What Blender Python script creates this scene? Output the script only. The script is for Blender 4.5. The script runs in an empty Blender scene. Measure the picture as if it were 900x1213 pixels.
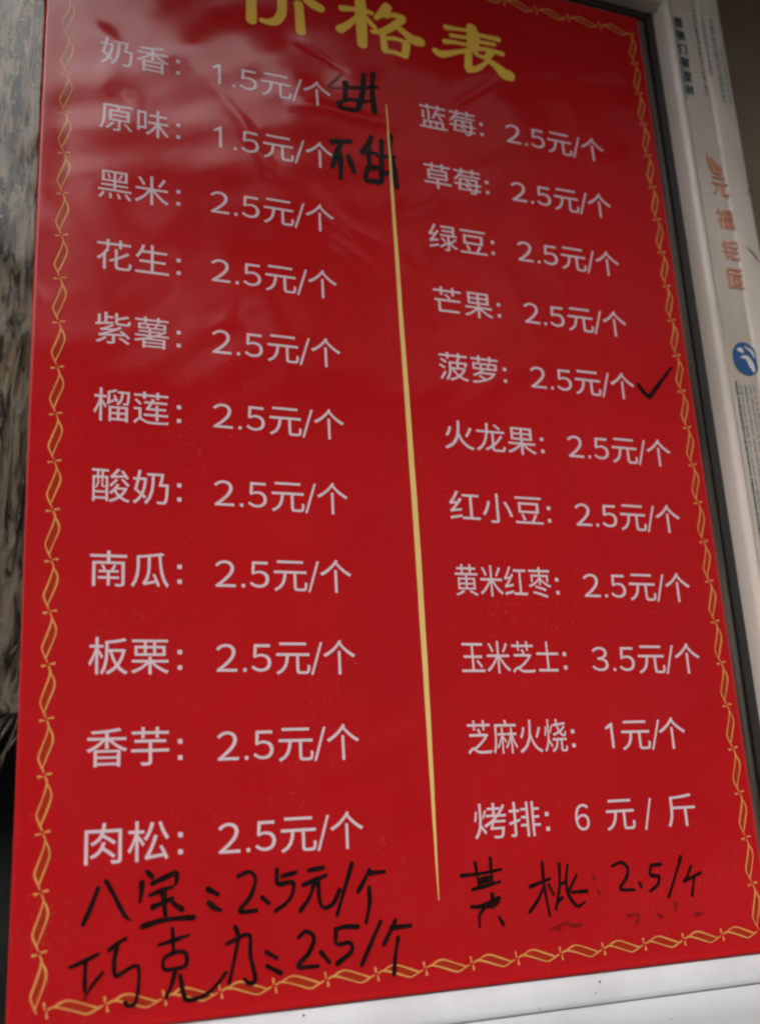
import bpy, bmesh, math, random
import numpy as np
from mathutils import Vector, Matrix
from mathutils.geometry import delaunay_2d_cdt
random.seed(7)
rng = np.random.default_rng(7)
scene = bpy.context.scene
C = scene.collection

# ------------------------------------------------------------------ camera, sky, sun, exposure
Z0 = 1.25                                   # height of the poster's lower edge above the ground
CAM = Vector((-0.0440, -0.7731, Z0 + 0.1180))
RIGHT = Vector((0.92983898, -0.36382768, -0.05503542))
UP = Vector((-0.05255079, -0.27933349, 0.95875504))
FWD = Vector((0.36419485, 0.88859565, 0.2788546))
cam = bpy.data.objects.new("camera", bpy.data.cameras.new("camera"))
C.objects.link(cam)
cam.matrix_world = Matrix(((RIGHT.x, UP.x, -FWD.x, CAM.x), (RIGHT.y, UP.y, -FWD.y, CAM.y),
                           (RIGHT.z, UP.z, -FWD.z, CAM.z), (0, 0, 0, 1)))
cam.data.sensor_fit = 'VERTICAL'
cam.data.sensor_height = 36.0
cam.data.lens = 37.78
cam.data.clip_start = 0.02
cam.data.clip_end = 500.0
cam.data.dof.use_dof = True
cam.data.dof.focus_distance = 0.86
cam.data.dof.aperture_fstop = 4.0
scene.camera = cam

SUN_EL, SUN_AZ = math.radians(54), math.radians(198)      # azimuth from +Y clockwise: front left of the window
world = bpy.data.worlds.new("World")
scene.world = world
world.use_nodes = True
wn, wl = world.node_tree.nodes, world.node_tree.links
bg = wn["Background"]
sky = wn.new("ShaderNodeTexSky")
sky.sky_type = 'NISHITA'
sky.sun_disc = False
sky.sun_elevation = SUN_EL
sky.sun_rotation = SUN_AZ
sky.air_density = 1.0
sky.dust_density = 6.0
sky.ozone_density = 1.0
hs = wn.new("ShaderNodeHueSaturation")                    # overcast: the blue washed out
hs.inputs['Saturation'].default_value = 0.30
wl.new(sky.outputs[0], hs.inputs['Color'])
wl.new(hs.outputs[0], bg.inputs['Color'])
bg.inputs['Strength'].default_value = 0.15

sun = bpy.data.objects.new("sun", bpy.data.lights.new("sun", 'SUN'))
C.objects.link(sun)
sun.data.energy = 0.5
sun.data.angle = math.radians(36)
sun.data.color = (1.0, 0.95, 0.88)
sdir = Vector((math.sin(SUN_AZ) * math.cos(SUN_EL), math.cos(SUN_AZ) * math.cos(SUN_EL), math.sin(SUN_EL)))
sun.rotation_euler = sdir.to_track_quat('Z', 'Y').to_euler()
sun.location = (-3, -5, 6)

vs = scene.view_settings
vs.view_transform = 'Standard'
vs.look = 'None'
vs.exposure = 0.66
vs.gamma = 1.0
scene.cycles.filter_width = 2.3
scene.cycles.use_adaptive_sampling = False
scene.cycles.max_bounces = 10
scene.cycles.transparent_max_bounces = 12

# ------------------------------------------------------------------ helpers
def new_mat(name, color, rough=0.5, spec=0.5, metal=0.0):
    m = bpy.data.materials.new(name)
    m.use_nodes = True
    b = m.node_tree.nodes["Principled BSDF"]
    b.inputs['Base Color'].default_value = (*color, 1)
    b.inputs['Roughness'].default_value = rough
    b.inputs['Specular IOR Level'].default_value = spec
    b.inputs['Metallic'].default_value = metal
    return m

def node(m, t):
    return m.node_tree.nodes.new(t)

def link(m, a, b):
    m.node_tree.links.new(a, b)

def vary(m, scale, c1, c2, lo=0.35, hi=0.65, detail=6, stretch=(1, 1, 1), dist=0.0):
    """base colour mixed between two pigments by object-space noise"""
    tc = node(m, "ShaderNodeTexCoord"); mp = node(m, "ShaderNodeMapping")
    mp.inputs['Scale'].default_value = stretch
    nz = node(m, "ShaderNodeTexNoise"); rp = node(m, "ShaderNodeValToRGB")
    nz.inputs['Scale'].default_value = scale
    nz.inputs['Detail'].default_value = detail
    nz.inputs['Distortion'].default_value = dist
    rp.color_ramp.elements[0].position = lo; rp.color_ramp.elements[0].color = (*c1, 1)
    rp.color_ramp.elements[1].position = hi; rp.color_ramp.elements[1].color = (*c2, 1)
    link(m, tc.outputs['Object'], mp.inputs['Vector']); link(m, mp.outputs[0], nz.inputs['Vector'])
    link(m, nz.outputs[0], rp.inputs[0])
    link(m, rp.outputs[0], m.node_tree.nodes["Principled BSDF"].inputs['Base Color'])
    return mp, nz, rp

def bump(m, scale, strength, distance=0.001, detail=4, stretch=(1, 1, 1)):
    tc = node(m, "ShaderNodeTexCoord"); mp = node(m, "ShaderNodeMapping")
    mp.inputs['Scale'].default_value = stretch
    nz = node(m, "ShaderNodeTexNoise"); bp = node(m, "ShaderNodeBump")
    nz.inputs['Scale'].default_value = scale; nz.inputs['Detail'].default_value = detail
    bp.inputs['Strength'].default_value = strength; bp.inputs['Distance'].default_value = distance
    link(m, tc.outputs['Object'], mp.inputs['Vector']); link(m, mp.outputs[0], nz.inputs['Vector'])
    link(m, nz.outputs[0], bp.inputs['Height'])
    link(m, bp.outputs[0], m.node_tree.nodes["Principled BSDF"].inputs['Normal'])

def rough_noise(m, scale, r1, r2, stretch=(1, 1, 1)):
    tc = node(m, "ShaderNodeTexCoord"); mp = node(m, "ShaderNodeMapping")
    mp.inputs['Scale'].default_value = stretch
    nz = node(m, "ShaderNodeTexNoise"); mr = node(m, "ShaderNodeMapRange")
    nz.inputs['Scale'].default_value = scale; nz.inputs['Detail'].default_value = 5
    mr.inputs[1].default_value = 0.3; mr.inputs[2].default_value = 0.7
    mr.inputs[3].default_value = r1; mr.inputs[4].default_value = r2
    link(m, tc.outputs['Object'], mp.inputs['Vector']); link(m, mp.outputs[0], nz.inputs['Vector'])
    link(m, nz.outputs[0], mr.inputs[0])
    link(m, mr.outputs[0], m.node_tree.nodes["Principled BSDF"].inputs['Roughness'])

def mesh_obj(name, verts, faces, mat, parent=None, smooth=False):
    me = bpy.data.meshes.new(name)
    me.from_pydata([tuple(map(float, v)) for v in verts], [], faces)
    me.validate(); me.update()
    me.materials.append(mat)
    if smooth:
        me.polygons.foreach_set('use_smooth', [True] * len(me.polygons))
    o = bpy.data.objects.new(name, me)
    C.objects.link(o)
    if parent: o.parent = parent
    return o

def bm_obj(name, bm, mat, parent=None, smooth=False):
    bmesh.ops.recalc_face_normals(bm, faces=bm.faces)
    me = bpy.data.meshes.new(name); bm.to_mesh(me); bm.free()
    me.materials.append(mat)
    if smooth:
        me.polygons.foreach_set('use_smooth', [True] * len(me.polygons))
    o = bpy.data.objects.new(name, me); C.objects.link(o)
    if parent: o.parent = parent
    return o

def box(bm, x0, x1, y0, y1, z0, z1):
    v = [bm.verts.new(p) for p in ((x0,y0,z0),(x1,y0,z0),(x1,y1,z0),(x0,y1,z0),(x0,y0,z1),(x1,y0,z1),(x1,y1,z1),(x0,y1,z1))]
    for f in ((0,3,2,1),(4,5,6,7),(0,1,5,4),(1,2,6,5),(2,3,7,6),(3,0,4,7)):
        bm.faces.new([v[i] for i in f])

def thing(name, label, cat, loc=(0, 0, 0)):
    o = bpy.data.objects.new(name, None); C.objects.link(o)
    o.empty_display_size = 0.05
    o.location = loc
    o['label'] = label; o['category'] = cat
    return o

def tag(o, label, cat):
    o['label'] = label; o['category'] = cat; o['kind'] = 'thing'
    return o

def plane_pt(px, py, y=0.0):
    """where the photograph's pixel lies on the wall-parallel plane at depth y: (x, z above the poster's lower edge)"""
    r = RIGHT * (px - 450) + UP * (606.5 - py) + FWD * 1273.0
    k = (y - CAM.y) / r.y
    return (CAM.x + k * r.x, CAM.z + k * r.z - Z0)

# ------------------------------------------------------------------ out-of-view surroundings, the standing pieces added for shade and reflections
m_soffit = new_mat("soffit_boards", (0.16, 0.12, 0.09), 0.7)
vary(m_soffit, 6, (0.12, 0.09, 0.07), (0.2, 0.15, 0.11), stretch=(1, 8, 1))
bm = bmesh.new()
box(bm, -1.6, 1.8, -0.64, 0.30, Z0 + 1.35, Z0 + 1.48)
bmesh.ops.bevel(bm, geom=bm.edges[:], offset=0.006, segments=2, affect='EDGES')
tag(bm_obj("canopy", bm, m_soffit), "brown board canopy jutting out above the window", "canopy")  # added overhang: shades the poster top and bounds its sky reflection

m_street = new_mat("street_asphalt", (0.05, 0.05, 0.05), 0.9)
vary(m_street, 3, (0.04, 0.04, 0.04), (0.07, 0.068, 0.064))
o = mesh_obj("ground", [(-60, -60, 0), (60, -60, 0), (60, 60, 0), (-60, 60, 0)], [(0, 1, 2, 3)], m_street)
o['kind'] = 'structure'

m_house = new_mat("render_coat", (0.24, 0.22, 0.20), 0.9)
vary(m_house, 1.2, (0.20, 0.18, 0.165), (0.28, 0.26, 0.24))
bm = bmesh.new()
box(bm, -9, 3.65, -9.5, -5.5, 0, 4.2)
added_house = tag(bm_obj("house", bm, m_house), "low dark rendered house across the street", "house")  # added low building, blocks the sky in the poster's lower reflections
bm = bmesh.new()
box(bm, 3.7, 14, -10.5, -5.4, 0, 10.5)
tag(bm_obj("apartment_house", bm, m_house), "tall dark apartment house across the street", "house")  # added tall building, ends the sky reflection towards the right
m_roof = new_mat("roof_tiles", (0.09, 0.07, 0.06), 0.8)
rv = [(-9.4, -5.1, 4.16), (3.65, -5.1, 4.16), (3.65, -9.9, 4.16), (-9.4, -9.9, 4.16), (-9.4, -7.5, 5.2), (3.65, -7.5, 5.2)]
mesh_obj("roof", rv, [(0, 1, 5, 4), (2, 3, 4, 5), (0, 4, 3), (1, 2, 5), (0, 3, 2, 1)], m_roof, added_house)

m_dark_pane = new_mat("dark_window_glass", (0.02, 0.022, 0.025), 0.08)
m_white_frame = new_mat("white_window_frame", (0.7, 0.7, 0.68), 0.5)
block = bpy.data.objects["apartment_house"]
for own, xs, zs, yf in ((added_house, [-6.5, -4.3, -2.1, 0.1, 2.3], [0.9, 2.7], -5.5), (block, [4.6, 6.8, 9.0, 11.2], [0.9, 3.6, 6.3], -5.4)):  # windows added to vary what the poster reflects
    for x in xs:
        for z in zs:
            bm = bmesh.new(); box(bm, x - .5, x + .5, yf - .02, yf + .05, z, z + 1.15)
            wf = bm_obj("window", bm, m_white_frame, own)
            bm = bmesh.new(); box(bm, x - .43, x - .02, yf + .03, yf + .056, z + .07, z + 1.08); box(bm, x + .02, x + .43, yf + .03, yf + .056, z + .07, z + 1.08)
            bm_obj("pane", bm, m_dark_pane, wf)
m_bark = new_mat("bark", (0.10, 0.075, 0.055), 0.9)
m_leaf = new_mat("leaf", (0.05, 0.075, 0.03), 0.6)
vary(m_leaf, 2, (0.035, 0.055, 0.022), (0.075, 0.10, 0.04))
added_tree = thing("tree", "leafy street tree standing before the low house across the street", "tree", (1.3, -4.4, 0))  # added greenery, breaks up the reflected sky
tv, tf = [], []
for i in range(9):
    z = 0.5 * i; r = 0.13 * (1 - 0.07 * i)
    for k in range(10):
        a = 2 * math.pi * k / 10
        tv.append((0.05 * math.sin(z) + r * math.cos(a), r * math.sin(a), z))
for i in range(8):
    for k in range(10):
        tf.append((i * 10 + k, i * 10 + (k + 1) % 10, (i + 1) * 10 + (k + 1) % 10, (i + 1) * 10 + k))
mesh_obj("trunk", tv, tf, m_bark, added_tree, True)
lv, lf = [], []
for c in range(34):
    a = random.uniform(0, 2 * math.pi); rr = random.uniform(0.2, 1.5)
    c0 = Vector((rr * math.cos(a), 0.7 * rr * math.sin(a), 4.15 + random.uniform(-0.7, 1.0) * (1.1 - 0.3 * rr)))
    for q in range(70):
        p = c0 + Vector((random.gauss(0, .16), random.gauss(0, .16), random.gauss(0, .13)))
        u = Vector((random.gauss(0, 1), random.gauss(0, 1), random.gauss(0, 1))).normalized()
        w = u.cross(Vector((random.gauss(0, 1), random.gauss(0, 1), random.gauss(0, 1)))).normalized()
        o = len(lv)
        lv += [p - u * .07, p + w * .035, p + u * .07, p - w * .035]
        lf.append((o, o + 1, o + 2, o + 3))
mesh_obj("crown", lv, lf, m_leaf, added_tree)

# ------------------------------------------------------------------ the window: frame profile, gasket, glass, film
m_pvc = new_mat("white_pvc", (0.72, 0.70, 0.67), 0.42)
vary(m_pvc, 9, (0.62, 0.59, 0.55), (0.76, 0.745, 0.72), 0.30, 0.62, detail=8, stretch=(1, 1, 0.5))
rough_noise(m_pvc, 40, 0.30, 0.55)
m_jamb = new_mat("filmed_pvc", (0.50, 0.45, 0.41), 0.38)
vary(m_jamb, 16, (0.48, 0.415, 0.35), (0.68, 0.60, 0.525), 0.30, 0.66, detail=9, stretch=(1, 1, 0.3))
bump(m_jamb, 70, 0.25, 0.001, stretch=(1.6, 1, 0.3))
m_sill = new_mat("sill_paint", (0.64, 0.64, 0.65), 0.5)
vary(m_sill, 14, (0.46, 0.465, 0.475), (0.55, 0.56, 0.58), 0.3, 0.6, detail=8)
m_spacer = new_mat("dull_aluminium", (0.20, 0.18, 0.15), 0.5, metal=0.3)
vary(m_spacer, 260, (0.022, 0.017, 0.013), (0.125, 0.105, 0.085), 0.38, 0.62, stretch=(1, 1, 0.02))
m_rubber = new_mat("black_rubber", (0.018, 0.014, 0.012), 0.6)
m_film = new_mat("beige_film", (0.66, 0.58, 0.51), 0.3)
vary(m_film, 18, (0.47, 0.40, 0.33), (0.62, 0.54, 0.465), 0.3, 0.65, detail=7, stretch=(1, 1, 0.35))
bump(m_film, 60, 0.25, 0.0015, stretch=(1.6, 1, 0.25))

window = thing("window", "white plastic window frame with beige film, dark gasket and glass round the red poster", "window", (0.1, 0, Z0))
window['kind'] = 'thing'
def W(verts):                                # world -> window space
    return [(v[0] - 0.1, v[1], v[2] - Z0) for v in verts]

XR, ZT, XL = 0.6215, 0.9385, -0.55           # the inner edges of the frame
def extrude(name, prof, axis, a, b, mat, n=40, wob=0.0, miter=None, parent=None):
    """profile points (u outwards from the opening, y) swept along an edge of the opening with mitred ends"""
    V, F = [], []
    k = len(prof)
    for i in range(n + 1):
        t = i / n
        for (u, y) in prof:
            if axis == 'right':
                lo, hi = a - u * miter[0], b + u * miter[1]
                V.append((XR + u, y, Z0 + lo + (hi - lo) * t))
            elif axis == 'left':
                lo, hi = a - u * miter[0], b + u * miter[1]
                V.append((XL - u, y, Z0 + lo + (hi - lo) * t))
            elif axis == 'top':
                lo, hi = a - u * miter[0], b + u * miter[1]
                V.append((lo + (hi - lo) * t, y, Z0 + ZT + u))
            else:
                lo, hi = a - u * miter[0], b + u * miter[1]
                V.append((lo + (hi - lo) * t, y, Z0 - u))
    for i in range(n):
        for j in range(k - 1):
            F.append((i * k + j, i * k + j + 1, (i + 1) * k + j + 1, (i + 1) * k + j))
    o = mesh_obj(name, W(V), F, mat, parent or window)
    bmm = bmesh.new(); bmm.from_mesh(o.data)
    bmesh.ops.recalc_face_normals(bmm, faces=bmm.faces)
    bmm.to_mesh(o.data); bmm.free()
    o.data.polygons.foreach_set('use_smooth', [True] * len(o.data.polygons))
    md = o.modifiers.new("sharp", 'EDGE_SPLIT'); md.split_angle = math.radians(50)
    return o

def arc(cx, cy, r, a0, a1, n=6):
    return [(cx + r * math.cos(math.radians(a0 + (a1 - a0) * i / n)), cy + r * math.sin(math.radians(a0 + (a1 - a0) * i / n))) for i in range(n + 1)]

side = [(0.0, 0.012), (0.0, -0.001), (0.0030, -0.0135)] + [(0.0045, -0.0160), (0.009, -0.0180), (0.0115, -0.0175), (0.0135, -0.0150), (0.0145, -0.0140)] + \
       [(0.049, -0.0140), (0.0505, -0.0150), (0.0525, -0.0162), (0.074, -0.0165), (0.0775, -0.0158), (0.079, -0.0130), (0.079, 0.055)]
bead = [(0.0, 0.012), (0.0, -0.001)] + [(0.0035, -0.006), (0.010, -0.0105), (0.016, -0.0130), (0.0195, -0.0142), (0.0204, -0.0138), (0.0209, -0.0129), (0.0215, -0.0131), (0.0222, -0.0140)] + \
       [(0.040, -0.0155), (0.075, -0.0180), (0.078, -0.0175), (0.080, -0.026), (0.085, -0.020), (0.085, 0.03)]
extrude("jamb", side, 'right', 0.0, ZT, m_jamb, miter=(0, 1))
extrude("jamb", side, 'left', 0.0, ZT, m_pvc, miter=(0, 1))
extrude("head_rail", side, 'top', XL, XR, m_jamb, miter=(1, 1))
extrude("sill", bead, 'bottom', XL - 0.08, XR + 0.079, m_sill, n=60, miter=(0, 0))

# protective film still stuck in the channel of the right jamb, slightly lifted
n = 160
V, F = [], []
for i in range(n + 1):
    z = -0.01 + (ZT + 0.03 - -0.01) * i / n
    for j, u in enumerate((0.0152, 0.020, 0.026, 0.033, 0.041, 0.0482)):
        lift = 0.0006 + 0.0005 * math.sin(z * 31 + u * 90) * math.sin(z * 13 + 1)
        V.append((XR + u, -0.0140 - lift, Z0 + z))
for i in range(n):
    for j in range(5):
        F.append((i * 6 + j, i * 6 + j + 1, (i + 1) * 6 + j + 1, (i + 1) * 6 + j))
film = mesh_obj("protective_film", W(V), F, m_film, window, True)

# spacer and gasket along the right and the top of the glass
for nm, mt, u0, u1, yy in (("spacer_bar", m_spacer, 0.0095, 0.0235, -0.0005), ("gasket", m_rubber, -0.001, 0.0090, -0.0012)):
    bm = bmesh.new()
    box(bm, XR - u1 - 0.1, XR - u0 - 0.1, yy, 0.006, -0.012, ZT - u0)
    bmesh.ops.bevel(bm, geom=bm.edges[:], offset=0.0030 if nm == 'spacer_bar' else 0.0008, segments=3, affect='EDGES')
    bm_obj(nm, bm, mt, window)
    bm = bmesh.new()
    if nm == "spacer_bar":
        box(bm, XL - 0.1, XR - u1 - 0.101, yy, 0.006, ZT - u1, ZT - u0)
    else:
        box(bm, XL - 0.1, XR - u1 - 0.101, yy, 0.006, ZT - u1, ZT - u0)
    bmesh.ops.bevel(bm, geom=bm.edges[:], offset=0.0008, segments=2, affect='EDGES')
    bm_obj(nm, bm, mt, window)

m_glass = bpy.data.materials.new("window_glass")
m_glass.use_nodes = True
nt = m_glass.node_tree
nt.nodes.remove(nt.nodes["Principled BSDF"])
tr = nt.nodes.new("ShaderNodeBsdfTransparent"); tr.inputs[0].default_value = (0.93, 0.95, 0.94, 1)
gl = nt.nodes.new("ShaderNodeBsdfGlossy"); gl.inputs['Roughness'].default_value = 0.04
fr = nt.nodes.new("ShaderNodeFresnel"); fr.inputs[0].default_value = 1.5
mx = nt.nodes.new("ShaderNodeMixShader")
nt.links.new(fr.outputs[0], mx.inputs[0]); nt.links.new(tr.outputs[0], mx.inputs[1]); nt.links.new(gl.outputs[0], mx.inputs[2])
nt.links.new(mx.outputs[0], nt.nodes["Material Output"].inputs['Surface'])
bm = bmesh.new()
box(bm, XL - 0.101, XR - 0.1 - 0.0005, 0.0075, 0.0115, -0.010, ZT + 0.004)
pane = bm_obj("glass_pane", bm, m_glass, window)
m_clear = bpy.data.materials.new("glass_body")
m_clear.use_nodes = True
nt = m_clear.node_tree
nt.nodes.remove(nt.nodes["Principled BSDF"])
tr = nt.nodes.new("ShaderNodeBsdfTransparent"); tr.inputs[0].default_value = (0.97, 0.985, 0.975, 1)
nt.links.new(tr.outputs[0], nt.nodes["Material Output"].inputs['Surface'])
pane.data.materials.append(m_clear)
for p in pane.data.polygons:
    p.material_index = 0 if p.normal.y < -0.9 else 1

# brown wall to the right of the frame
m_wall = new_mat("brown_plaster", (0.22, 0.17, 0.12), 0.9)
vary(m_wall, 5, (0.13, 0.092, 0.058), (0.28, 0.20, 0.135), 0.3, 0.7, detail=9)
bump(m_wall, 45, 0.6, 0.004, detail=8)
bm = bmesh.new()
box(bm, 0.716, 1.8, 0.012, 0.30, 0.0, Z0 + 1.345)
bmesh.ops.subdivide_edges(bm, edges=bm.edges[:], cuts=12, use_grid_fill=True)
for v in bm.verts:
    if v.co.y < 0.02:
        v.co.y += 0.003 * math.sin(v.co.x * 21 + v.co.z * 13) + 0.002 * random.random()
    if v.co.x < 0.72:
        v.co.x += 0.004 * random.random()
tag(bm_obj("wall", bm, m_wall), "rough brown wall beside the right edge of the window frame", "wall")
# added unseen walls below, left and over: shade the poster, close the room
bm = bmesh.new(); box(bm, -1.6, 0.714, 0.035, 0.30, 0.0, Z0 - 0.088)
tag(bm_obj("wall", bm, m_wall), "brown wall under the white window sill", "wall")
bm = bmesh.new(); box(bm, -1.6, XL - 0.083, 0.035, 0.30, Z0 - 0.086, Z0 + 1.345)
tag(bm_obj("wall", bm, m_wall), "brown wall left of the window", "wall")
bm = bmesh.new(); box(bm, XL - 0.080, 0.714, 0.035, 0.30, Z0 + 1.022, Z0 + 1.345)
tag(bm_obj("wall", bm, m_wall), "brown wall over the window under the canopy", "wall")
m_room = new_mat("dark_panel", (0.045, 0.048, 0.045), 0.6)
vary(m_room, 7, (0.12, 0.13, 0.125), (0.17, 0.18, 0.17))
bm = bmesh.new(); box(bm, XL - 0.3, 0.72, 0.15, 0.19, Z0 - 0.1, Z0 + 1.02)
tag(bm_obj("panel", bm, m_room), "dark grey green panel behind the glass at the poster's lower left", "panel")

# ------------------------------------------------------------------ shaggy knotted hanging behind the glass, left of the poster
m_cord = new_mat("grey_yarn", (0.30, 0.26, 0.22), 0.85)
vary(m_cord, 60, (0.13, 0.090, 0.064), (0.84, 0.67, 0.52), 0.38, 0.53, detail=6, stretch=(1.9, 1.9, 0.34), dist=0.8)  # dark streaks put the shade of the splits into the yarn colour
bump(m_cord, 130, 0.6, 0.002, detail=5, stretch=(1.5, 1.5, 0.5))
m_glint_knot = new_mat("pale_knot", (0.92, 0.90, 0.86), 0.2)  # pale knot colour also stands for white glints at the nodes
hang = thing("curtain", "rough grey brown knotted curtain hanging behind the glass left of the poster", "curtain", (-0.05, 0.05, Z0 + 1.0))
def tube_mesh(path, radii, seg=14):
    V, F = [], []
    for i, (p, r) in enumerate(zip(path, radii)):
        a = path[max(i - 1, 0)]; b = path[min(i + 1, len(path) - 1)]
        d = Vector(b) - Vector(a); d.normalize()
        u = d.cross(Vector((0, 1, 0))); u.normalize(); w = d.cross(u)
        for k in range(seg):
            t = 2 * math.pi * k / seg
            rr = r * (1 + 0.22 * math.sin(3 * t + p[2] * 140) + 0.12 * random.uniform(-1, 1))
            V.append(Vector(p) + (u * math.cos(t) + w * math.sin(t)) * rr)
    for i in range(len(path) - 1):
        for k in range(seg):
            F.append((i * seg + k, i * seg + (k + 1) % seg, (i + 1) * seg + (k + 1) % seg, (i + 1) * seg + k))
    return V, F
def ball(bm, c, r, sx=1.0, sz=1.0):
    res = bmesh.ops.create_icosphere(bm, subdivisions=2, radius=r)
    for v in res['verts']:
        v.co.x *= sx; v.co.z *= sz
        v.co += Vector(c)
org = hang.location
def vnoise(x, z, seed):
    """smooth lattice noise, 0..1"""
    r = np.random.default_rng(seed).random((257, 257))
    xi, zi = np.floor(x).astype(int), np.floor(z).astype(int)
    fx, fz = x - xi, z - zi
    fx, fz = fx * fx * (3 - 2 * fx), fz * fz * (3 - 2 * fz)
    g = lambda i, j: r[i % 257, j % 257]
    return (g(xi, zi) * (1 - fx) + g(xi + 1, zi) * fx) * (1 - fz) + (g(xi, zi + 1) * (1 - fx) + g(xi + 1, zi + 1) * fx) * fz
def shag(x, z):
    """relief of the shaggy cloth: long leaning locks with deep splits between them"""
    xs = x + 0.045 * (1 - z) + 0.010 * (vnoise(x * 30, z * 14, 1) - .5)
    h = 0.0130 * (1 - np.abs(2 * vnoise(xs * 95, z * 17, 2) - 1)) ** 1.2
    h += 0.0050 * (1 - np.abs(2 * vnoise(xs * 190, z * 42, 3) - 1))
    h += 0.0024 * vnoise(xs * 420, z * 130, 4) + 0.0014 * vnoise(xs * 800, z * 400, 5)
    return h
sx, sz = np.meshgrid(np.linspace(-0.17, 0.045, 200), np.linspace(0.205, 1.0, 520))
hh = shag(sx, sz)
yy = 0.040 - hh
V = [(x - org.x, y - org.y, Z0 + z + (0.018 * (vnoise(np.array([x * 60.0]), np.array([0.5]), 9)[0] - .5) if z < 0.21 else 0) - org.z) for x, y, z in zip(sx.ravel(), yy.ravel(), sz.ravel())]
F = [(j * 200 + i, j * 200 + i + 1, (j + 1) * 200 + i + 1, (j + 1) * 200 + i) for j in range(519) for i in range(199)]
shaggy = mesh_obj("cloth", V, F, m_cord, hang, True)
md = shaggy.modifiers.new("thickness", 'SOLIDIFY'); md.thickness = 0.003; md.offset = -1
for xa, xb, q in ((-0.004, -0.040, 0), (-0.022, -0.075, 1)):
    nn = 260
    path, rad = [], []
    pitch = 0.0265
    for i in range(nn):
        z = 1.0 - 0.78 * i / (nn - 1)
        x = xa + (xb - xa) * (1 - z) / 0.6 * 1.0 + 0.0015 * math.sin(z * 23 + q)
        y = 0.0225 - 0.001 * q
        path.append((x - org.x, y - org.y, Z0 + z - org.z))
        c = abs(math.sin(math.pi * (z / pitch + 0.3 * q)))
        rad.append(0.0030 + 0.0030 * c ** 0.7)
    V, F = tube_mesh(path, rad)
    st = mesh_obj("strand", V, F, m_cord, hang, True)
    z = 1.0 - 0.012
    while z > 0.30:
        i = min(nn - 1, int(round((1.0 - z) / 0.78 * (nn - 1))))
        p = path[i]
        bm = bmesh.new()
        ball(bm, (p[0] + 0.002, p[1] - 0.0052, p[2]), 0.0014, 1.7, 0.8)
        bm_obj("bead", bm, m_glint_knot, st, True)
        z -= pitch
for w in range(70):
    x = random.uniform(-0.10, 0.03); z = random.uniform(0.20, 0.27)
    ln = random.uniform(0.03, 0.09); dx = -ln * random.uniform(0.35, 0.9)
    y0_ = random.uniform(0.026, 0.038)
    pp = [(x + dx * t + 0.002 * math.sin(6 * t + w) - org.x, y0_ - org.y, Z0 + z - ln * t - org.z) for t in [k / 10 for k in range(11)]]
    V, F = tube_mesh(pp, [0.0016 * (1 - 0.75 * k / 10) for k in range(11)], 6)
    mesh_obj("fringe", V, F, m_cord, shaggy, True)

# ------------------------------------------------------------------ the poster sheet and its wrinkles
PW, PH = 0.600, 0.9255
crease_px = [   # (pixel path in the photo, height, half width)
    ([(352, 52), (384, 70), (407, 85)], -0.00035, 0.0035),
    ([(345, 126), (384, 129), (409, 136), (437, 143), (470, 150)], 0.00075, 0.0060),
    ([(255, 108), (285, 145), (300, 172), (322, 208), (342, 218)], 0.00070, 0.0055),
    ([(372, 229), (388, 252), (418, 275), (455, 292)], 0.00075, 0.0050),
    ([(388, 283), (418, 302), (455, 328)], 0.00060, 0.0050),
    ([(533, 128), (560, 112), (585, 95)], -0.00045, 0.0045),
    ([(655, 54), (690, 54), (722, 60)], 0.00035, 0.0045),
    ([(690, 92), (725, 84), (742, 96)], 0.00090, 0.0100),
    ([(215, 515), (240, 560), (252, 610), (256, 650)], 0.00030, 0.0060),
    ([(212, 705), (232, 735), (250, 775)], 0.00025, 0.0055),
    ([(638, 348), (690, 346), (742, 338)], 0.00025, 0.0050),
    ([(520, 200), (505, 240), (470, 260)], 0.00035, 0.0070),
    ([(452, 180), (470, 205), (480, 250)], 0.00030, 0.0060),
    ([(100, 20), (140, 60), (120, 110)], 0.00035, 0.0090),
    ([(690, 180), (715, 200), (735, 190)], 0.00075, 0.0100),
    ([(520, 300), (600, 330), (640, 420)], 0.00020, 0.0080),
    ([(300, 330), (340, 420), (330, 520)], 0.00020, 0.0090),
    ([(560, 640), (640, 660), (700, 640)], 0.00018, 0.0080),
    ([(600, 500), (640, 502), (700, 508)], -0.00018, 0.0050),
]
CR = []
for pts, a, s in crease_px:
    P = [plane_pt(*p) for p in pts]
    CR.append((np.array(P), a, s))

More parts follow.
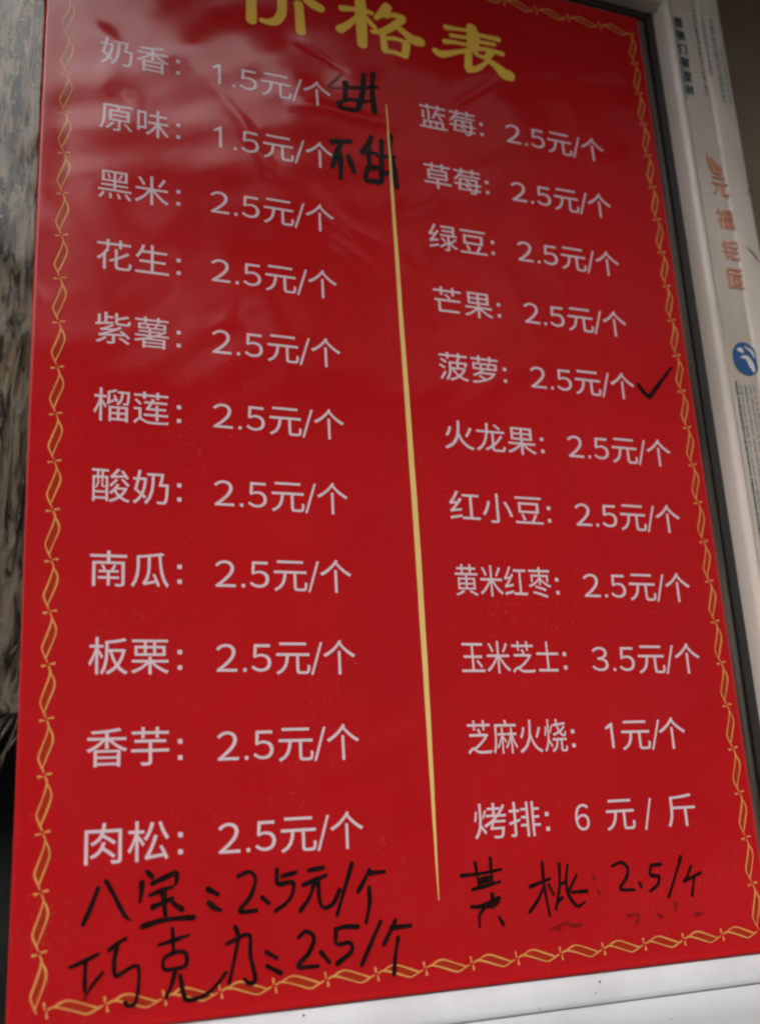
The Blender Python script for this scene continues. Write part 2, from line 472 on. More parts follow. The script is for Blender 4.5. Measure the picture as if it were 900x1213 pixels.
def height(x, z):
    """how far the sheet stands off its flat position (metres, towards the viewer)"""
    x = np.asarray(x, float); z = np.asarray(z, float)
    h = 0.00042 * np.sin(x * 17 + 1.3 * np.sin(z * 7)) * np.sin(z * 11 + 0.7)
    h += 0.00013 * np.sin(x * 83 - z * 47 + 2.2 * np.sin(z * 21)) * np.sin(z * 71 + 1.7 * np.sin(x * 26))
    h += 0.00024 * np.sin(x * 39 + z * 23 + 2.0) * np.sin(z * 31 - x * 15)
    top = 1 / (1 + np.exp(-(z - 0.58) / 0.05))
    h += top * 0.00032 * np.sin(x * 57 - z * 44 + 1.5 * np.sin(z * 33)) * np.sin(z * 61 + x * 20)
    for P, a, s in CR:
        d2 = np.full(x.shape, 1e9)
        tt = np.zeros(x.shape)
        nseg = len(P) - 1
        for i in range(nseg):
            a0, b0 = P[i], P[i + 1]
            d = b0 - a0; L2 = d @ d
            t = np.clip(((x - a0[0]) * d[0] + (z - a0[1]) * d[1]) / L2, 0, 1)
            q = (x - a0[0] - t * d[0]) ** 2 + (z - a0[1] - t * d[1]) ** 2
            m = q < d2
            d2 = np.where(m, q, d2); tt = np.where(m, (i + t) / nseg, tt)
        h += a * np.exp(-d2 / (s * s)) * (0.35 + 0.65 * np.sin(np.pi * np.clip(tt, 0, 1)))
    e = np.minimum(np.minimum(x, PW - x), np.minimum(z, PH - z))
    h *= np.clip(e / 0.02, 0.15, 1)
    lip = np.clip(1 - z / 0.007, 0, 1)
    return h + 0.0022 + 0.0009 * lip * lip

m_red = new_mat("red_vinyl", (0.46, 0.009, 0.011), 0.2, 0.38)
vary(m_red, 6, (0.44, 0.0088, 0.0110), (0.51, 0.0102, 0.0130), 0.3, 0.7, detail=8)
nt = m_red.node_tree
b_ = nt.nodes["Principled BSDF"]
old = b_.inputs['Base Color'].links[0].from_socket
dn = nt.nodes.new("ShaderNodeTexNoise"); dn.inputs['Scale'].default_value = 330; dn.inputs['Detail'].default_value = 3
dm = nt.nodes.new("ShaderNodeTexNoise"); dm.inputs['Scale'].default_value = 9; dm.inputs['Detail'].default_value = 4
tcd = nt.nodes.new("ShaderNodeTexCoord")
nt.links.new(tcd.outputs['Object'], dn.inputs['Vector']); nt.links.new(tcd.outputs['Object'], dm.inputs['Vector'])
r1 = nt.nodes.new("ShaderNodeMapRange"); r1.inputs[1].default_value = 0.60; r1.inputs[2].default_value = 0.74; r1.inputs[4].default_value = 0.20
r2 = nt.nodes.new("ShaderNodeMapRange"); r2.inputs[1].default_value = 0.42; r2.inputs[2].default_value = 0.62
nt.links.new(dn.outputs[0], r1.inputs[0]); nt.links.new(dm.outputs[0], r2.inputs[0])
mu = nt.nodes.new("ShaderNodeMath"); mu.operation = 'MULTIPLY'
nt.links.new(r1.outputs[0], mu.inputs[0]); nt.links.new(r2.outputs[0], mu.inputs[1])
mxr = nt.nodes.new("ShaderNodeMixRGB"); mxr.inputs[2].default_value = (0.50, 0.14, 0.13, 1)
nt.links.new(mu.outputs[0], mxr.inputs[0]); nt.links.new(old, mxr.inputs[1])
nt.links.new(mxr.outputs[0], b_.inputs['Base Color'])
rough_noise(m_red, 22, 0.05, 0.15)
bump(m_red, 60, 0.05, 0.0006, detail=3)
def print_mat(name, color, rough=0.09, spec=0.38):
    m = new_mat(name, color, rough, spec)
    return m
m_white = print_mat("white_print", (0.73, 0.565, 0.605))
m_gold = print_mat("gold_print", (0.86, 0.54, 0.085))
m_line = print_mat("pale_gold_print", (0.82, 0.57, 0.20))
m_orange = print_mat("orange_gold_print", (0.74, 0.33, 0.10))
m_bronze = print_mat("bronze_print", (0.40, 0.026, 0.010))
m_ink = print_mat("black_marker_ink", (0.012, 0.006, 0.006), 0.35, 0.16)
vary(m_ink, 170, (0.010, 0.005, 0.005), (0.050, 0.008, 0.008), 0.50, 0.80, detail=8)
rough_noise(m_ink, 120, 0.2, 0.5)
m_faint = print_mat("thin_marker_ink", (0.17, 0.011, 0.010), 0.3)
m_rubbed = print_mat("rubbed_ink", (0.25, 0.008, 0.009), 0.3)

poster = thing("price_list_poster", "glossy red price list poster with white Chinese prices and gold border stuck on the window", "poster", (0.3, 0, Z0))
def P_(x, h, z):
    return (x - 0.3, -h, z)

nx, nz = 240, 370
gx, gz = np.meshgrid(np.linspace(0, PW, nx + 1), np.linspace(0, PH, nz + 1))
gh = height(gx, gz)
# a hand-cut edge: a little wander, the lower left corner slightly wider
edge = 0.0006 * np.sin(gz * 9) * (1 - gx / PW)
verts = [P_(x + e, h, z) for x, h, z, e in zip(gx.ravel(), gh.ravel(), gz.ravel(), edge.ravel())]
faces = []
w1 = nx + 1
for j in range(nz):
    for i in range(nx):
        a = j * w1 + i
        faces.append((a, a + 1, a + w1 + 1, a + w1))
sheet = mesh_obj("sheet", verts, faces, m_red, poster, True)
md = sheet.modifiers.new("thickness", 'SOLIDIFY'); md.thickness = 0.0007; md.offset = -1

LIFT = [0.00012]
def flat_obj(name, polys, mat, lift=0.00022, base=poster, step=4e-6, smooth=False):
    """polys: list of (verts2d, faces) laid on the sheet; each next piece a hair above the last"""
    V, F = [], []
    for k, (v2, fs) in enumerate(polys):
        o = len(V)
        v2 = np.asarray(v2, float)
        hh = height(v2[:, 0], v2[:, 1]) + lift + k * step
        V += [P_(x, h, z) for (x, z), h in zip(v2, hh)]
        F += [tuple(o + i for i in f) for f in fs]
    N = []
    for v2, fs in polys:
        v2 = np.asarray(v2, float); e = 0.0008
        gx_ = (height(v2[:, 0] + e, v2[:, 1]) - height(v2[:, 0] - e, v2[:, 1])) / (2 * e)
        gz_ = (height(v2[:, 0], v2[:, 1] + e) - height(v2[:, 0], v2[:, 1] - e)) / (2 * e)
        L = np.sqrt(1 + gx_ ** 2 + gz_ ** 2)
        N += [(float(-a / l), float(-1 / l), float(-b / l)) for a, b, l in zip(gx_, gz_, L)]
    me_o = mesh_obj(name, V, F, mat, base, True)
    bmm = bmesh.new(); bmm.from_mesh(me_o.data)
    for f in bmm.faces:
        f.normal_update()
        if f.normal.y > 0: f.normal_flip()
    bmm.to_mesh(me_o.data); bmm.free()
    if len(N) == len(me_o.data.vertices):
        me_o.data.normals_split_custom_set_from_vertices(N)
    return me_o

def smooth_path(pts, n=7):
    """Catmull-Rom through (x, y, w)"""
    p = [np.array(q, float) for q in pts]
    if len(p) == 2:
        return [p[0] + (p[1] - p[0]) * i / n for i in range(n + 1)]
    out = []
    for i in range(len(p) - 1):
        p0 = p[i - 1] if i else 2 * p[0] - p[1]
        p3 = p[i + 2] if i + 2 < len(p) else 2 * p[-1] - p[-2]
        p1, p2 = p[i], p[i + 1]
        for k in range(n):
            t = k / n
            out.append(0.5 * ((2 * p1) + (-p0 + p2) * t + (2 * p0 - 5 * p1 + 4 * p2 - p3) * t * t + (-p0 + 3 * p1 - 3 * p2 + p3) * t ** 3))
    out.append(p[-1])
    return out

def ribbon(path, jitter=0.0, cap=True):
    """path of (x, z, width) in sheet space -> polygon strip with rounded ends"""
    pts = [np.array(p, float) for p in path]
    if cap:
        d = pts[0][:2] - pts[1][:2]; d = d / (np.linalg.norm(d) + 1e-9)
        w = pts[0][2]
        pts = [np.array([*(pts[0][:2] + d * w * 0.42), w * 0.35]), np.array([*(pts[0][:2] + d * w * 0.28), w * 0.78])] + pts
        d = pts[-1][:2] - pts[-2][:2]; d = d / (np.linalg.norm(d) + 1e-9)
        w = pts[-1][2]
        e = pts[-1]
        pts += [np.array([*(e[:2] + d * w * 0.28), w * 0.78]), np.array([*(e[:2] + d * w * 0.42), w * 0.35])]
    V, F = [], []
    ph = random.uniform(0, 6.28)
    for i, p in enumerate(pts):
        a = pts[max(i - 1, 0)]; b = pts[min(i + 1, len(pts) - 1)]
        d = b[:2] - a[:2]; d = d / (np.linalg.norm(d) + 1e-9)
        if jitter:
            f = i / (len(pts) - 1)
            p = np.array([p[0], p[1], p[2] * (1 + 2.2 * jitter * math.sin(ph + f * 7) + 2.0 * jitter * (0.5 - f))])
        nrm = np.array([-d[1], d[0]])
        w = p[2] * (1 + jitter * random.uniform(-1, 1))
        V.append(p[:2] + nrm * w / 2); V.append(p[:2]); V.append(p[:2] - nrm * w / 2)
    for i in range(len(pts) - 1):
        for j in (0, 1):
            F.append((3 * i + j, 3 * i + j + 1, 3 * i + j + 4, 3 * i + j + 3))
    return V, F

def px_strokes(strokes, ox, oy, sc, width, jitter=0.06, n=7):
    """strokes drawn in pixels of an enlarged part of the photo -> ribbons lying on the sheet"""
    out = []
    for st in strokes:
        pts = []
        for q in st:
            x, z = plane_pt(ox + q[0] / sc, oy + q[1] / sc)
            w = (q[2] if len(q) > 2 else width) / sc
            # width in metres at that place
            x2, z2 = plane_pt(ox + q[0] / sc + 1, oy + q[1] / sc)
            x3, z3 = plane_pt(ox + q[0] / sc, oy + q[1] / sc + 1)
            m = math.sqrt(math.hypot(x2 - x, z2 - z) * math.hypot(x3 - x, z3 - z))
            pts.append((x, z, w * m))
        out.append(ribbon(smooth_path(pts, n), jitter))
    return out

# ------------------------------------------------------------------ printed lettering
def glyph_mesh(text, offset=0.0):
    """outlines of the lettering, filled by the even-odd rule"""
    cu = bpy.data.curves.new("lettering", 'FONT')
    cu.body = text; cu.size = 1.0; cu.resolution_u = 4; cu.fill_mode = 'NONE'
    ob = bpy.data.objects.new("lettering", cu); C.objects.link(ob)
    bpy.context.view_layer.update()
    me = bpy.data.meshes.new_from_object(ob.evaluated_get(bpy.context.evaluated_depsgraph_get()))
    bpy.data.objects.remove(ob); bpy.data.curves.remove(cu)
    pts = [Vector((a.co.x, a.co.y)) for a in me.vertices]
    E = [tuple(e.vertices) for e in me.edges]
    bpy.data.meshes.remove(me)
    r = delaunay_2d_cdt(pts, E, [], 1, 1e-6)
    v = np.array([(a.x, a.y) for a in r[0]])
    ex = np.array([(*pts[i], *pts[j]) for i, j in E])
    f = []
    for t in r[2]:
        c = v[list(t)].mean(0)
        y1, y2 = ex[:, 1], ex[:, 3]
        m = (y1 > c[1]) != (y2 > c[1])
        xs = ex[m, 0] + (c[1] - y1[m]) / (y2[m] - y1[m]) * (ex[m, 2] - ex[m, 0])
        if (xs > c[0]).sum() % 2: f.append(tuple(t))
    return v, f

def cut_grid(v2, fs, step=0.005):
    """cut flat lettering along a fine grid so that it can follow the wrinkles"""
    bm = bmesh.new()
    vv = [bm.verts.new((x, z, 0)) for x, z in v2]
    for f in fs:
        try: bm.faces.new([vv[i] for i in f])
        except ValueError: pass
    for ax in (0, 1):
        lo, hi = v2[:, ax].min(), v2[:, ax].max()
        c = math.ceil(lo / step) * step
        while c < hi:
            no = (1, 0, 0) if ax == 0 else (0, 1, 0)
            co = (c, 0, 0) if ax == 0 else (0, c, 0)
            bmesh.ops.bisect_plane(bm, geom=bm.verts[:] + bm.edges[:] + bm.faces[:], plane_co=co, plane_no=no, dist=1e-7)
            c += step
    bm.verts.index_update()
    v = [(a.co.x, a.co.y) for a in bm.verts]
    f = [tuple(a.index for a in p.verts) for p in bm.faces]
    bm.free()
    return v, f

SZ = 0.0287
def lettering(text, x0, x1, base, size=SZ, offset=-0.002):
    v, f = glyph_mesh(text, offset)
    a, b = v[:, 0].min(), v[:, 0].max()
    v = np.stack([x0 + (v[:, 0] - a) * (x1 - x0) / (b - a), base + v[:, 1] * size], 1)
    return cut_grid(v, f)

DH = 0.0204
def digit(ch, x0, x1, base):
    """a figure fitted to its box (the full width forms have the plain sans shapes of the print)"""
    if ch == '1':
        w = x1 - x0
        v = np.array([(x1 - 0.0024, base), (x1, base), (x1, base + DH), (x1 - 0.0018, base + DH), (x1 - 0.0024, base + 0.0165), (x0 + 0.1 * w, base + 0.0150), (x0 + 0.1 * w, base + 0.0168)])
        return cut_grid(v, [(0, 1, 2, 3, 4), (4, 3, 6, 5)])
    v, f = glyph_mesh(chr(ord(ch) + 0xFEE0), -0.002)
    lo, hi = v.min(0), v.max(0)
    v = (v - lo) / (hi - lo) * np.array([x1 - x0, DH]) + np.array([x0, base])
    return cut_grid(v, f)

def slash(x0, x1, base):
    w = 0.0019
    v = np.array([(x0, base - 0.0024), (x0 + w, base - 0.0024), (x1, base + 0.0222), (x1 - w, base + 0.0222)])
    return cut_grid(v, [(0, 1, 2, 3)])

def price(pr, x0, x1, base):
    L = x1 - x0
    X = lambda t: x0 + t * L
    if pr[1] == '.':
        d0, d1 = (0.025, 0.095) if pr[0] == '1' else (0.0, 0.145)
        return [digit(pr[0], X(d0), X(d1), base), dot(X(0.198), base + 0.0013, 0.0013), digit(pr[2], X(0.245), X(0.385), base),
                lettering("元", X(0.418), X(0.665), base), slash(X(0.668), X(0.757), base), lettering("个", X(0.762), X(1.0), base)]
    return [digit(pr[0], X(0.01), X(0.11), base), lettering("元", X(0.205), X(0.555), base), slash(X(0.56), X(0.69), base), lettering("个", X(0.665), X(1.0), base)]

def dot(x, z, r):
    return ([(x - r, z - r), (x + r, z - r), (x + r, z + r), (x - r, z + r)], [(0, 1, 2, 3)])

left = ["奶香", "原味", "黑米", "花生", "紫薯", "榴莲", "酸奶", "南瓜", "板栗", "香芋", "肉松"]
right = ["蓝莓", "草莓", "绿豆", "芒果", "菠萝", "火龙果", "红小豆", "黄米红枣", "玉米芝士", "芝麻火烧", "烤排"]
for i in range(11):
    base = 0.7376 - 0.0633 * i
    # left column
    t = left[i]
    flat_obj("item_text", [lettering(t, 0.0456, 0.1020, base + 0.0005), dot(0.1098, base + 0.0030, 0.0016), dot(0.1098, base + 0.0142, 0.0016)], m_white)
    pr = "1.5元/个" if i < 2 else "2.5元/个"
    flat_obj("price_text", price(pr, 0.1362, 0.2476 if i < 2 else 0.2445, base), m_white)
    # right column
    t = right[i]
    x1, xc, xp0, xp1 = {2: (0.3922, 0.3985, 0.4242, 0.5342), 3: (0.4230, 0.4292, 0.4552, 0.5648), 4: (0.4238, 0.4297, 0.4555, 0.5655)}[len(t)]
    pr = "2.5元/个"
    if i == 8: pr = "3.5元/个"
    if i == 9: pr, xp0, xp1 = "1元/个", 0.4592, 0.5405
    flat_obj("item_text", [lettering(t, 0.3345, x1, base + 0.0005), dot(xc, base + 0.0030, 0.0016), dot(xc, base + 0.0142, 0.0016)], m_white)
    if i == 10:
        p = [digit("6", 0.4238, 0.4368, base), lettering("元", 0.4525, 0.4800, base + 0.0005), slash(0.4885, 0.4975, base), lettering("斤", 0.5115, 0.5400, base + 0.0005)]
    else:
        p = price(pr, xp0, xp1, base)
    flat_obj("price_text", p, m_white)

# heading, drawn as brush strokes
jia = [[(215, -260, 60), (150, -130, 75), (60, -40, 45)], [(130, -120, 75), (128, 20, 82), (128, 195, 88)],
       [(470, -300, 50), (400, -190, 60), (260, -100, 40)], [(470, -280, 50), (560, -60, 55), (650, 40, 80), (740, 92, 75)],
       [(395, -90, 55), (400, 40, 75), (395, 130, 75), (355, 195, 75), (290, 212, 60), (215, 195, 40)],
       [(545, 55, 75), (555, 150, 75), (565, 295, 82)]]
ge = [[(100, 90, 55), (190, 97, 45), (300, 112, 42), (370, 132, 38)], [(262, -60, 70), (270, 100, 95), (280, 300, 88), (284, 410, 82)],
      [(235, 165, 35), (160, 235, 55), (85, 278, 75)], [(325, 175, 35), (360, 225, 45), (395, 262, 40)],
      [(505, 80, 80), (465, 125, 70), (405, 175, 40)], [(490, 160, 42), (560, 150, 45), (640, 180, 62)],
      [(635, 195, 65), (560, 250, 65), (460, 300, 55), (370, 297, 36)], [(575, 245, 45), (660, 315, 58), (730, 370, 80), (800, 390, 80)],
      [(468, 335, 50), (476, 400, 56), (486, 460, 60)], [(480, 358, 32), (570, 362, 34), (680, 398, 40)],
      [(676, 400, 62), (670, 450, 66), (664, 505, 60)], [(485, 470, 38), (560, 480, 36), (670, 518, 46)]]
biao = [[(425, 110, 80), (442, 190, 105), (440, 285, 100)], [(200, 105, 48), (300, 122, 32), (420, 140, 30)], [(490, 178, 34), (590, 200, 38), (665, 218, 44)],
        [(245, 178, 36), (400, 200, 30)], [(490, 232, 30), (630, 262, 34)], [(190, 232, 44), (300, 242, 32), (420, 268, 30)],
        [(105, 315, 55), (165, 345, 62), (300, 325, 42), (430, 303, 36), (540, 300, 38), (700, 345, 42)],
        [(400, 320, 62), (400, 400, 62), (400, 470, 70)], [(400, 485, 58), (480, 475, 48), (560, 420, 30)], [(460, 340, 30), (520, 370, 36)],
        [(610, 320, 50), (560, 385, 60)], [(560, 395, 36), (640, 450, 62), (715, 520, 95), (770, 540, 90)]]
hd = px_strokes(jia, 280, 0, 7.5, 60, 0) + px_strokes(ge, 390, 0, 7.5, 60, 0) + px_strokes(biao, 500, 20, 7.5, 60, 0)
flat_obj("heading_text", hd, m_gold, 0.00025)

# divider: long tapered gold line
dv = [(0.3012, 0.752, 0.0006), (0.3012, 0.70, 0.0020), (0.3015, 0.60, 0.0034), (0.3022, 0.45, 0.0048), (0.3028, 0.33, 0.0052), (0.3022, 0.20, 0.0042), (0.3012, 0.11, 0.0022), (0.3010, 0.062, 0.0006)]
flat_obj("divider", [ribbon(smooth_path(dv, 30), 0.03, False)], m_line, 0.00055)

# border of repeated S-shaped leaves, one strip per side
def leaf(cx, cz, horiz, flip=1, lone=False):
    """one motif; local (a across, b along), along runs down for the side strips and to the right for the others"""
    s = 0.0371 / 365.0
    def T(a, b):
        a = (a - 187) * s * 0.86; b = (b - 385) * s
        if horiz: return (cx + b, cz + a * flip)
        return (cx + a * flip, cz - b)
    def R(pts, w):
        return ribbon(smooth_path([(*T(a, b), (ww if ww else w)) for a, b, ww in pts], 6), 0.10)
    W = 0.00110
    j = random.uniform(-4, 4)
    fill = [T(a, b) for a, b in ((210, 450), (228, 490), (226, 540), (196, 620), (172, 680), (152, 655), (146, 620), (170, 555), (195, 490))]
    lines = [R([(192, 398, .0009), (206, 432, 0), (196, 480, 0), (165, 560 + j, 0), (138, 628, 0), (142, 660, 0), (162, 700, 0), (180, 735, .0009)], W),
             R([(208, 440, .0010), (236, 488, 0), (238, 540, 0), (206, 620 + j, 0), (180, 680, 0), (166, 712, .0010)], W),
             R([(140, 396, .0016), (175, 393, .0008)], W), R([(196, 382, .0008), (236, 377, .0016)], W)]
    return lines, (fill, [tuple(range(len(fill)))])
def strip(places, horiz, flip):
    L, Fi = [], []
    for (x, z) in places:
        l, f = leaf(x, z, horiz, flip)
        L += l; Fi.append(f)
    b = flat_obj("border", L, m_orange, 0.00020, step=1e-6)
    f = flat_obj("border_pattern", Fi, m_bronze, 0.00012, base=poster, step=1e-6)
    f.parent = b
strip([(0.0188, 0.9045 - 0.03712 * k) for k in range(24)], False, 1)
strip([(0.5877, 0.9035 - 0.03695 * k) for k in range(24)], False, 1)
strip([(0.0235 + 0.0376 * k, 0.0163 + 0.004 * max(0, (k - 12) / 3) ** 1 * 0.25) for k in range(15)], True, 1)
strip([(0.0235 + 0.0376 * k, 0.9037) for k in range(15)], True, 1)

# ------------------------------------------------------------------ handwriting in black marker
A = (60, 1010, 4.0909); B = (240, 1010, 3.4615); D = (530, 1000, 2.903); G = (370, 70, 7.5)
ba_bao = px_strokes([[(228, 172, 24), (195, 260, 26), (154, 350, 22)], [(268, 138, 24), (310, 215, 24), (352, 295, 22), (385, 328, 9)],
    [(465, 92, 26), (492, 118, 26)], [(440, 142, 26), (437, 190, 26), (430, 235, 20)], [(487, 150, 20), (560, 115, 24), (603, 97, 28), (608, 120, 26), (602, 150, 18)],
    [(478, 205, 22), (530, 185, 22), (588, 164, 18)], [(543, 178, 30), (548, 250, 30), (555, 325, 24)], [(490, 263, 26), (540, 242, 26), (588, 220, 22)],
    [(592, 245, 26), (635, 275, 26)], [(440, 357, 26), (530, 328, 26), (620, 316, 26), (690, 312, 26)],
    [(757, 176, 26), (805, 200, 26)], [(762, 242, 26), (790, 265, 28), (820, 278, 20)]], *A, 21)
ba_bao += px_strokes([[(142, 96), (190, 78), (213, 112), (192, 180), (150, 238), (218, 236)], [(240, 182), (268, 206)],
    [(302, 68), (300, 100), (308, 128), (362, 120), (368, 155), (345, 200), (294, 238)], [(320, 97), (380, 80)],
    [(430, 72), (492, 60)], [(408, 132), (455, 112), (502, 92)], [(455, 118), (435, 180), (396, 238)],
    [(470, 115), (475, 190), (492, 225), (530, 208), (558, 150)], [(608, 42), (580, 140), (547, 254)],
    [(680, 70), (660, 110), (633, 160)], [(672, 84), (740, 77)], [(678, 142), (680, 210), (666, 284)]], *B, 18)
flat_obj("handwritten_text", ba_bao, m_ink, 0.00030)['label'] = "handwritten black line with a dot-heavy price under the left column"
qiao = px_strokes([[(94, 553), (160, 525), (228, 490)], [(168, 535), (164, 600), (163, 670)], [(158, 712, 8), (200, 640, 16), (252, 577, 18)],
    [(280, 470), (320, 440), (362, 413)], [(322, 450), (306, 520), (312, 594), (360, 570), (412, 545), (426, 585), (412, 715), (378, 738), (357, 724)],
    [(522, 445, 18), (600, 420, 20), (668, 396, 14)], [(587, 366), (590, 420), (592, 470)],
    [(592, 482), (546, 512), (548, 562), (600, 560), (650, 545), (656, 505), (640, 478), (590, 482)],
    [(600, 572), (582, 640), (556, 700)], [(625, 592), (640, 680), (662, 712), (740, 690), (800, 640), (845, 580)]], *A, 21)
qiao += px_strokes([[(96, 372), (185, 335), (192, 420), (212, 515), (190, 534), (168, 518)], [(130, 302), (142, 345), (126, 440), (106, 533)],
    [(256, 406), (300, 430)], [(260, 463), (318, 492)], [(388, 346), (420, 322), (452, 348), (430, 410), (387, 465), (468, 463)], [(480, 406), (515, 447)],
    [(542, 318), (546, 372), (600, 368), (604, 405), (546, 454)], [(540, 314), (580, 302), (634, 302)], [(725, 282), (690, 360), (647, 459)],
    [(786, 276), (765, 320), (738, 376)], [(766, 308), (848, 297)], [(797, 346), (785, 420), (780, 498)]], *B, 18)
flat_obj("handwritten_text", qiao, m_ink, 0.00036)['label'] = "lowest handwritten black line, running over the gold border"
peach = [[(40, 108), (110, 100), (178, 86)], [(88, 62), (96, 100), (102, 145)], [(140, 46), (145, 100), (150, 132)], [(80, 155), (130, 142), (175, 128)],
    [(108, 118), (140, 112)], [(104, 132), (146, 124)], [(75, 215, 10), (110, 212, 12), (150, 196, 14), (172, 182, 14), (162, 206, 12), (132, 216, 10)], [(148, 172, 16), (150, 215, 14)],
    [(122, 218), (105, 245), (106, 284)], [(172, 250), (188, 278)],
    [(276, 146), (345, 118)], [(318, 62), (325, 140), (345, 244)], [(325, 142), (305, 190), (276, 234)], [(340, 138, 10), (358, 172, 10)],
    [(376, 66), (378, 140), (366, 222)], [(405, 70), (400, 130), (412, 180), (440, 212), (465, 196, 8)], [(378, 140, 10), (396, 128, 10)], [(372, 198, 10), (388, 182, 10)],
    [(410, 160, 10), (436, 104, 10)], [(420, 164, 11), (472, 160, 11)],
    [(830, 76), (810, 125)], [(805, 126), (862, 98)], [(840, 115), (833, 176)], [(795, 42), (775, 110), (753, 180)],
    [(557, 75), (590, 62), (612, 85), (605, 118), (586, 153), (634, 156)], [(652, 132), (660, 146)], [(692, 72), (690, 104), (718, 110), (715, 138), (690, 160)], [(694, 72), (726, 68)]]
for lo, hi, what in ((0, 250, "first character of the handwritten line under the right column"), (250, 500, "second character of the handwritten line under the right column"), (500, 900, "handwritten price under the right column")):
    flat_obj("handwritten_text", px_strokes([q for q in peach if lo <= q[0][0] < hi], *D, 11), m_ink, 0.00030)['label'] = "black " + what
for q in ([(494, 110), (499, 124)], [(508, 158), (515, 170)], [(345, 292), (400, 270), (420, 278), (456, 274)], [(372, 280), (382, 296)], [(610, 245), (650, 240), (642, 272)],
          [(776, 200), (776, 234)], [(842, 240), (870, 236)], [(715, 240), (730, 250)]):
    flat_obj("ink_stain", px_strokes([q], *D, 9, 0.2), m_rubbed, 0.00034)
tian = px_strokes([[(300, 268, 28), (440, 268, 30), (570, 265, 32)], [(285, 222), (284, 300), (285, 372)], [(225, 400), (242, 440), (310, 462), (382, 468), (408, 430), (405, 400)], [(235, 402, 30), (300, 375, 34), (405, 380, 30)],
    [(447, 152), (440, 280), (412, 440)], [(530, 146), (520, 280), (545, 490)], [(430, 392, 30), (535, 388, 30)]], *G, 46)
flat_obj("handwritten_text", tian, m_ink, 0.00030)['label'] = "black handwritten note after the first price"
tian_f = px_strokes([[(140, 245), (190, 205), (245, 150)], [(135, 264, 20), (200, 268, 24), (268, 270, 28)]], *G, 26)
flat_obj("handwritten_text", tian_f, m_faint, 0.00030)['label'] = "thin worn strokes of the first handwritten note"
butian = px_strokes([[(162, 745), (245, 745), (328, 743)], [(248, 760), (205, 850), (172, 968)], [(236, 850), (244, 960), (243, 1068)], [(310, 872), (338, 950), (366, 1018)],
    [(515, 705), (482, 780), (428, 835)], [(430, 838), (500, 845), (565, 850, 24)], [(490, 790), (492, 870), (496, 960)], [(482, 980), (466, 1082), (535, 1095), (602, 1095), (605, 985)], [(482, 978), (605, 980)],
    [(605, 742), (606, 900), (604, 1050)], [(685, 694), (680, 850), (715, 1000), (740, 1150)], [(565, 872, 30), (720, 890, 34)], [(610, 1040, 36), (735, 1000, 36)]], *G, 46)
flat_obj("handwritten_text", butian, m_ink, 0.00030)['label'] = "black handwritten note after the second price, crossing the gold divider"
flat_obj("tick_marking", px_strokes([[(303, 505, 42), (350, 575, 44), (422, 645, 46)], [(422, 645, 46), (470, 580, 44), (540, 485, 40), (652, 335, 34)]], 720, 400, 9.0, 42, 0.05), m_ink, 0.00030)

# ------------------------------------------------------------------ print on the frame's film
m_blue = print_mat("blue_film_print", (0.03, 0.10, 0.26), 0.35)
m_teal = print_mat("dark_teal_film_print", (0.04, 0.065, 0.07), 0.35)
m_grey = print_mat("grey_teal_film_print", (0.26, 0.29, 0.29), 0.35)
m_red_print = print_mat("faded_orange_film_print", (0.62, 0.24, 0.14), 0.35)
m_pale = print_mat("pale_film_print", (0.66, 0.66, 0.66), 0.35)
def on_frame(name, polys, mat, y, parent):
    V, F = [], []
    for k, (v2, fs) in enumerate(polys):
        o = len(V)
        V += [(x - 0.1, y - k * 4e-6, z) for x, z in v2]
        F += [tuple(o + i for i in f) for f in fs]
    ob = mesh_obj(name, V, F, mat, parent)
    bmm = bmesh.new(); bmm.from_mesh(ob.data)
    for f in bmm.faces:
        f.normal_update()
        if f.normal.y > 0: f.normal_flip()
    bmm.to_mesh(ob.data); bmm.free()
    return ob
YF = -0.0153
def film_text(t, xc, zc, w, h, off=0.0):
    v, f = glyph_mesh(t, off)
    a, b = v.min(0), v.max(0)
    v = (v - (a + b) / 2) / (b - a) * np.array([w, h]) + np.array([xc, zc])
    return [tuple(p) for p in v], f
marks = []
for t, px, py in (("元", 854, 221), ("福", 860, 260), ("铝", 867, 297), ("固", 874, 331)):
    x, z = plane_pt(px, py, YF)
    marks += [film_text(t, x - 0.002 + d, z + e, 0.0220, 0.0225) for d, e in ((0, 0), (0.0008, 0.0005))]
x, z = plane_pt(845, 193, YF)
sw = [ribbon(smooth_path([(x - 0.0075, z + 0.010, .0015), (x - 0.007, z + 0.002, .003), (x - 0.001, z - 0.009, .0045), (x + 0.007, z - 0.010, .0035), (x + 0.008, z - 0.002, .002)], 8)),
      ribbon(smooth_path([(x - 0.004, z + 0.006, .0015), (x + 0.002, z - 0.001, .004), (x + 0.006, z - 0.006, .003)], 8))]
on_frame("film_lettering", marks + sw, m_red_print, YF, film)
# round blue emblem
cx, cz = plane_pt(883, 425, YF)
R1 = 0.0158
dsk = [(cx + R1 * math.cos(2 * math.pi * k / 40), cz + R1 * 1.12 * math.sin(2 * math.pi * k / 40)) for k in range(40)]
on_frame("film_logo", [(dsk, [tuple(range(40))])], m_blue, YF, film)
sw = [ribbon(smooth_path([(cx + 0.001, cz + 0.0125, .0018), (cx + 0.008, cz + 0.008, .0032), (cx + 0.010, cz + 0.002, .0015)], 8)),
      ribbon(smooth_path([(cx - 0.009, cz + 0.0085, .002), (cx - 0.005, cz + 0.0085, .005), (cx - 0.003, cz + 0.0065, .002)], 8)),
      ribbon(smooth_path([(cx - 0.006, cz + 0.001, .0016), (cx + 0.001, cz + 0.001, .0045), (cx + 0.005, cz - 0.006, .0065), (cx + 0.007, cz - 0.0125, .0030)], 8))]
on_frame("film_logo", sw, m_pale, YF - 0.0004, film)
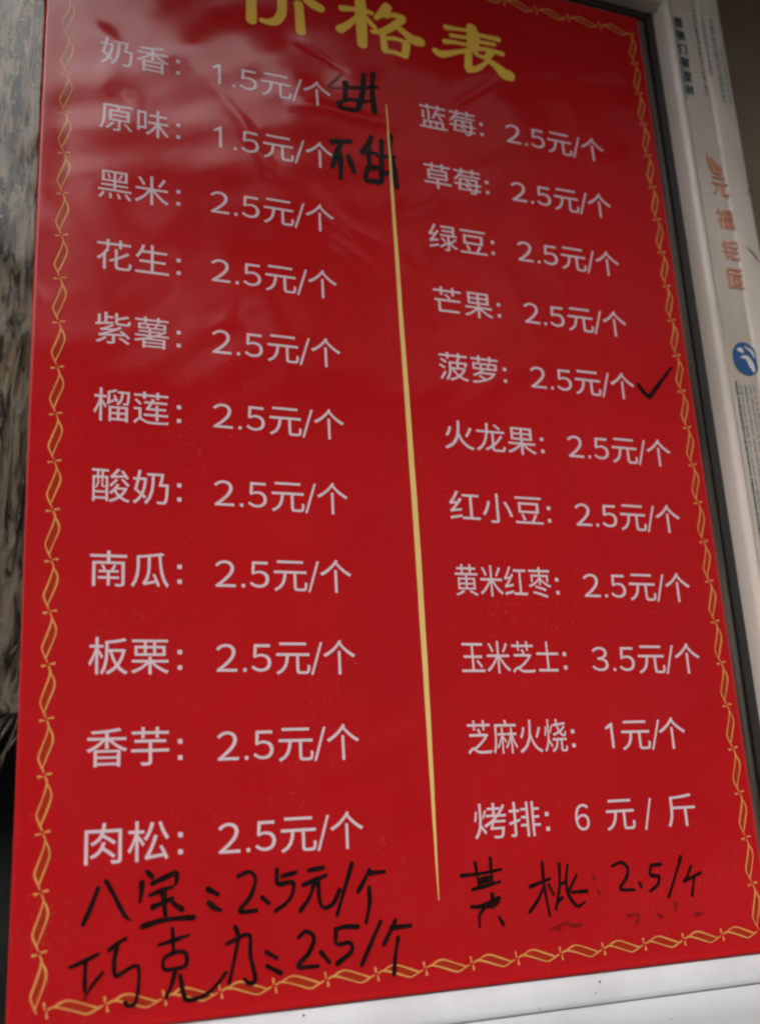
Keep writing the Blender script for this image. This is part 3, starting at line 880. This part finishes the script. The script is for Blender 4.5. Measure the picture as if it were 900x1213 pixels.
# dark characters and small print near the top, running down the film
top = []
for k in range(6):
    px, py = 803.5 + (817 - 803.5) * k / 5, 26 + (106 - 26) * k / 5
    x, z = plane_pt(px, py, YF)
    top += [film_text("塑钢门窗型材"[k], x - 0.0005 + d, z + e, 0.0092, 0.0125) for d, e in ((0, 0), (0.0006, 0.0003), (-0.0005, -0.0004))]
on_frame("film_lettering", top, m_teal, YF, film)
def small_print(xa, za, zb, w, parent, mat, y):
    """a column of tiny print read down the film: bars and gaps at the size of its letters"""
    out = []
    z = za
    while z > zb:
        h = random.uniform(0.0022, 0.0075)
        ww = w * random.uniform(0.55, 1.0)
        out.append(([(xa - ww / 2, z), (xa + ww / 2, z), (xa + ww / 2, z - h), (xa - ww / 2, z - h)], [(0, 1, 2, 3)]))
        z -= h + random.uniform(0.0012, 0.003)
    on_frame("film_print", out, mat, y, parent)
for xa, w, y0_, y1_, mt in ((0.6375, 0.0028, 0.925, 0.826, m_grey), (0.6412, 0.0020, 0.925, 0.845, m_grey)):
    small_print(xa, y0_, y1_, w, film, mt, YF)
small_print(0.6650, 0.945, 0.838, 0.0026, film, m_teal, YF)
for xa, w, y0_, y1_, mt in ((0.6735, 0.003, 0.94, 0.86, m_grey), (0.6850, 0.0045, 0.935, 0.828, m_grey), (0.6930, 0.0030, 0.90, 0.828, m_grey)):
    small_print(xa, y0_, y1_, w, film, mt, -0.0173)
m_tealine = print_mat("teal_film_print", (0.06, 0.13, 0.14), 0.35)
small_print(0.6428, 0.508, 0.24, 0.0026, film, m_tealine, YF)
small_print(0.6428, 0.505, 0.24, 0.0018, film, m_tealine, YF - 0.0002)
for xa, w in ((0.6475, 0.0028), (0.6535, 0.0030), (0.6590, 0.0026), (0.6640, 0.0026)):
    small_print(xa, 0.505, 0.24, w, film, m_grey, YF)

# dirt: a nick and a scratch on the outer ridge, grime specks on the sill
m_dirt = new_mat("dirt", (0.06, 0.045, 0.035), 0.8)
def speck(px, py, y, r, sx=1.0, parent=film):
    x, z = plane_pt(px, py, y)
    n = 9
    v = [(x + sx * r * math.cos(2 * math.pi * k / n) * random.uniform(.6, 1.2), z + r * math.sin(2 * math.pi * k / n) * random.uniform(.6, 1.2)) for k in range(n)]
    on_frame("dirt_speck", [(v, [tuple(range(n))])], m_dirt, y, parent)
speck(888, 226, -0.0172, 0.0016, 2.6); speck(885, 230, -0.0172, 0.0011, 1.2)
on_frame("scratch", [ribbon([(*plane_pt(884, 292, -0.0171), 0.0006), (*plane_pt(893, 302, -0.0171), 0.0014), (*plane_pt(899, 312, -0.0171), 0.0006)])], m_dirt, -0.0172, film)
for px, py in ((710, 1163), (360, 1203)):
    speck(px, py, -0.0115, 0.0009, 1.2, window)
for k in range(8):
    speck(random.uniform(560, 895), random.uniform(1176, 1210), -0.0166, random.uniform(0.0002, 0.0005), 1.3, window)
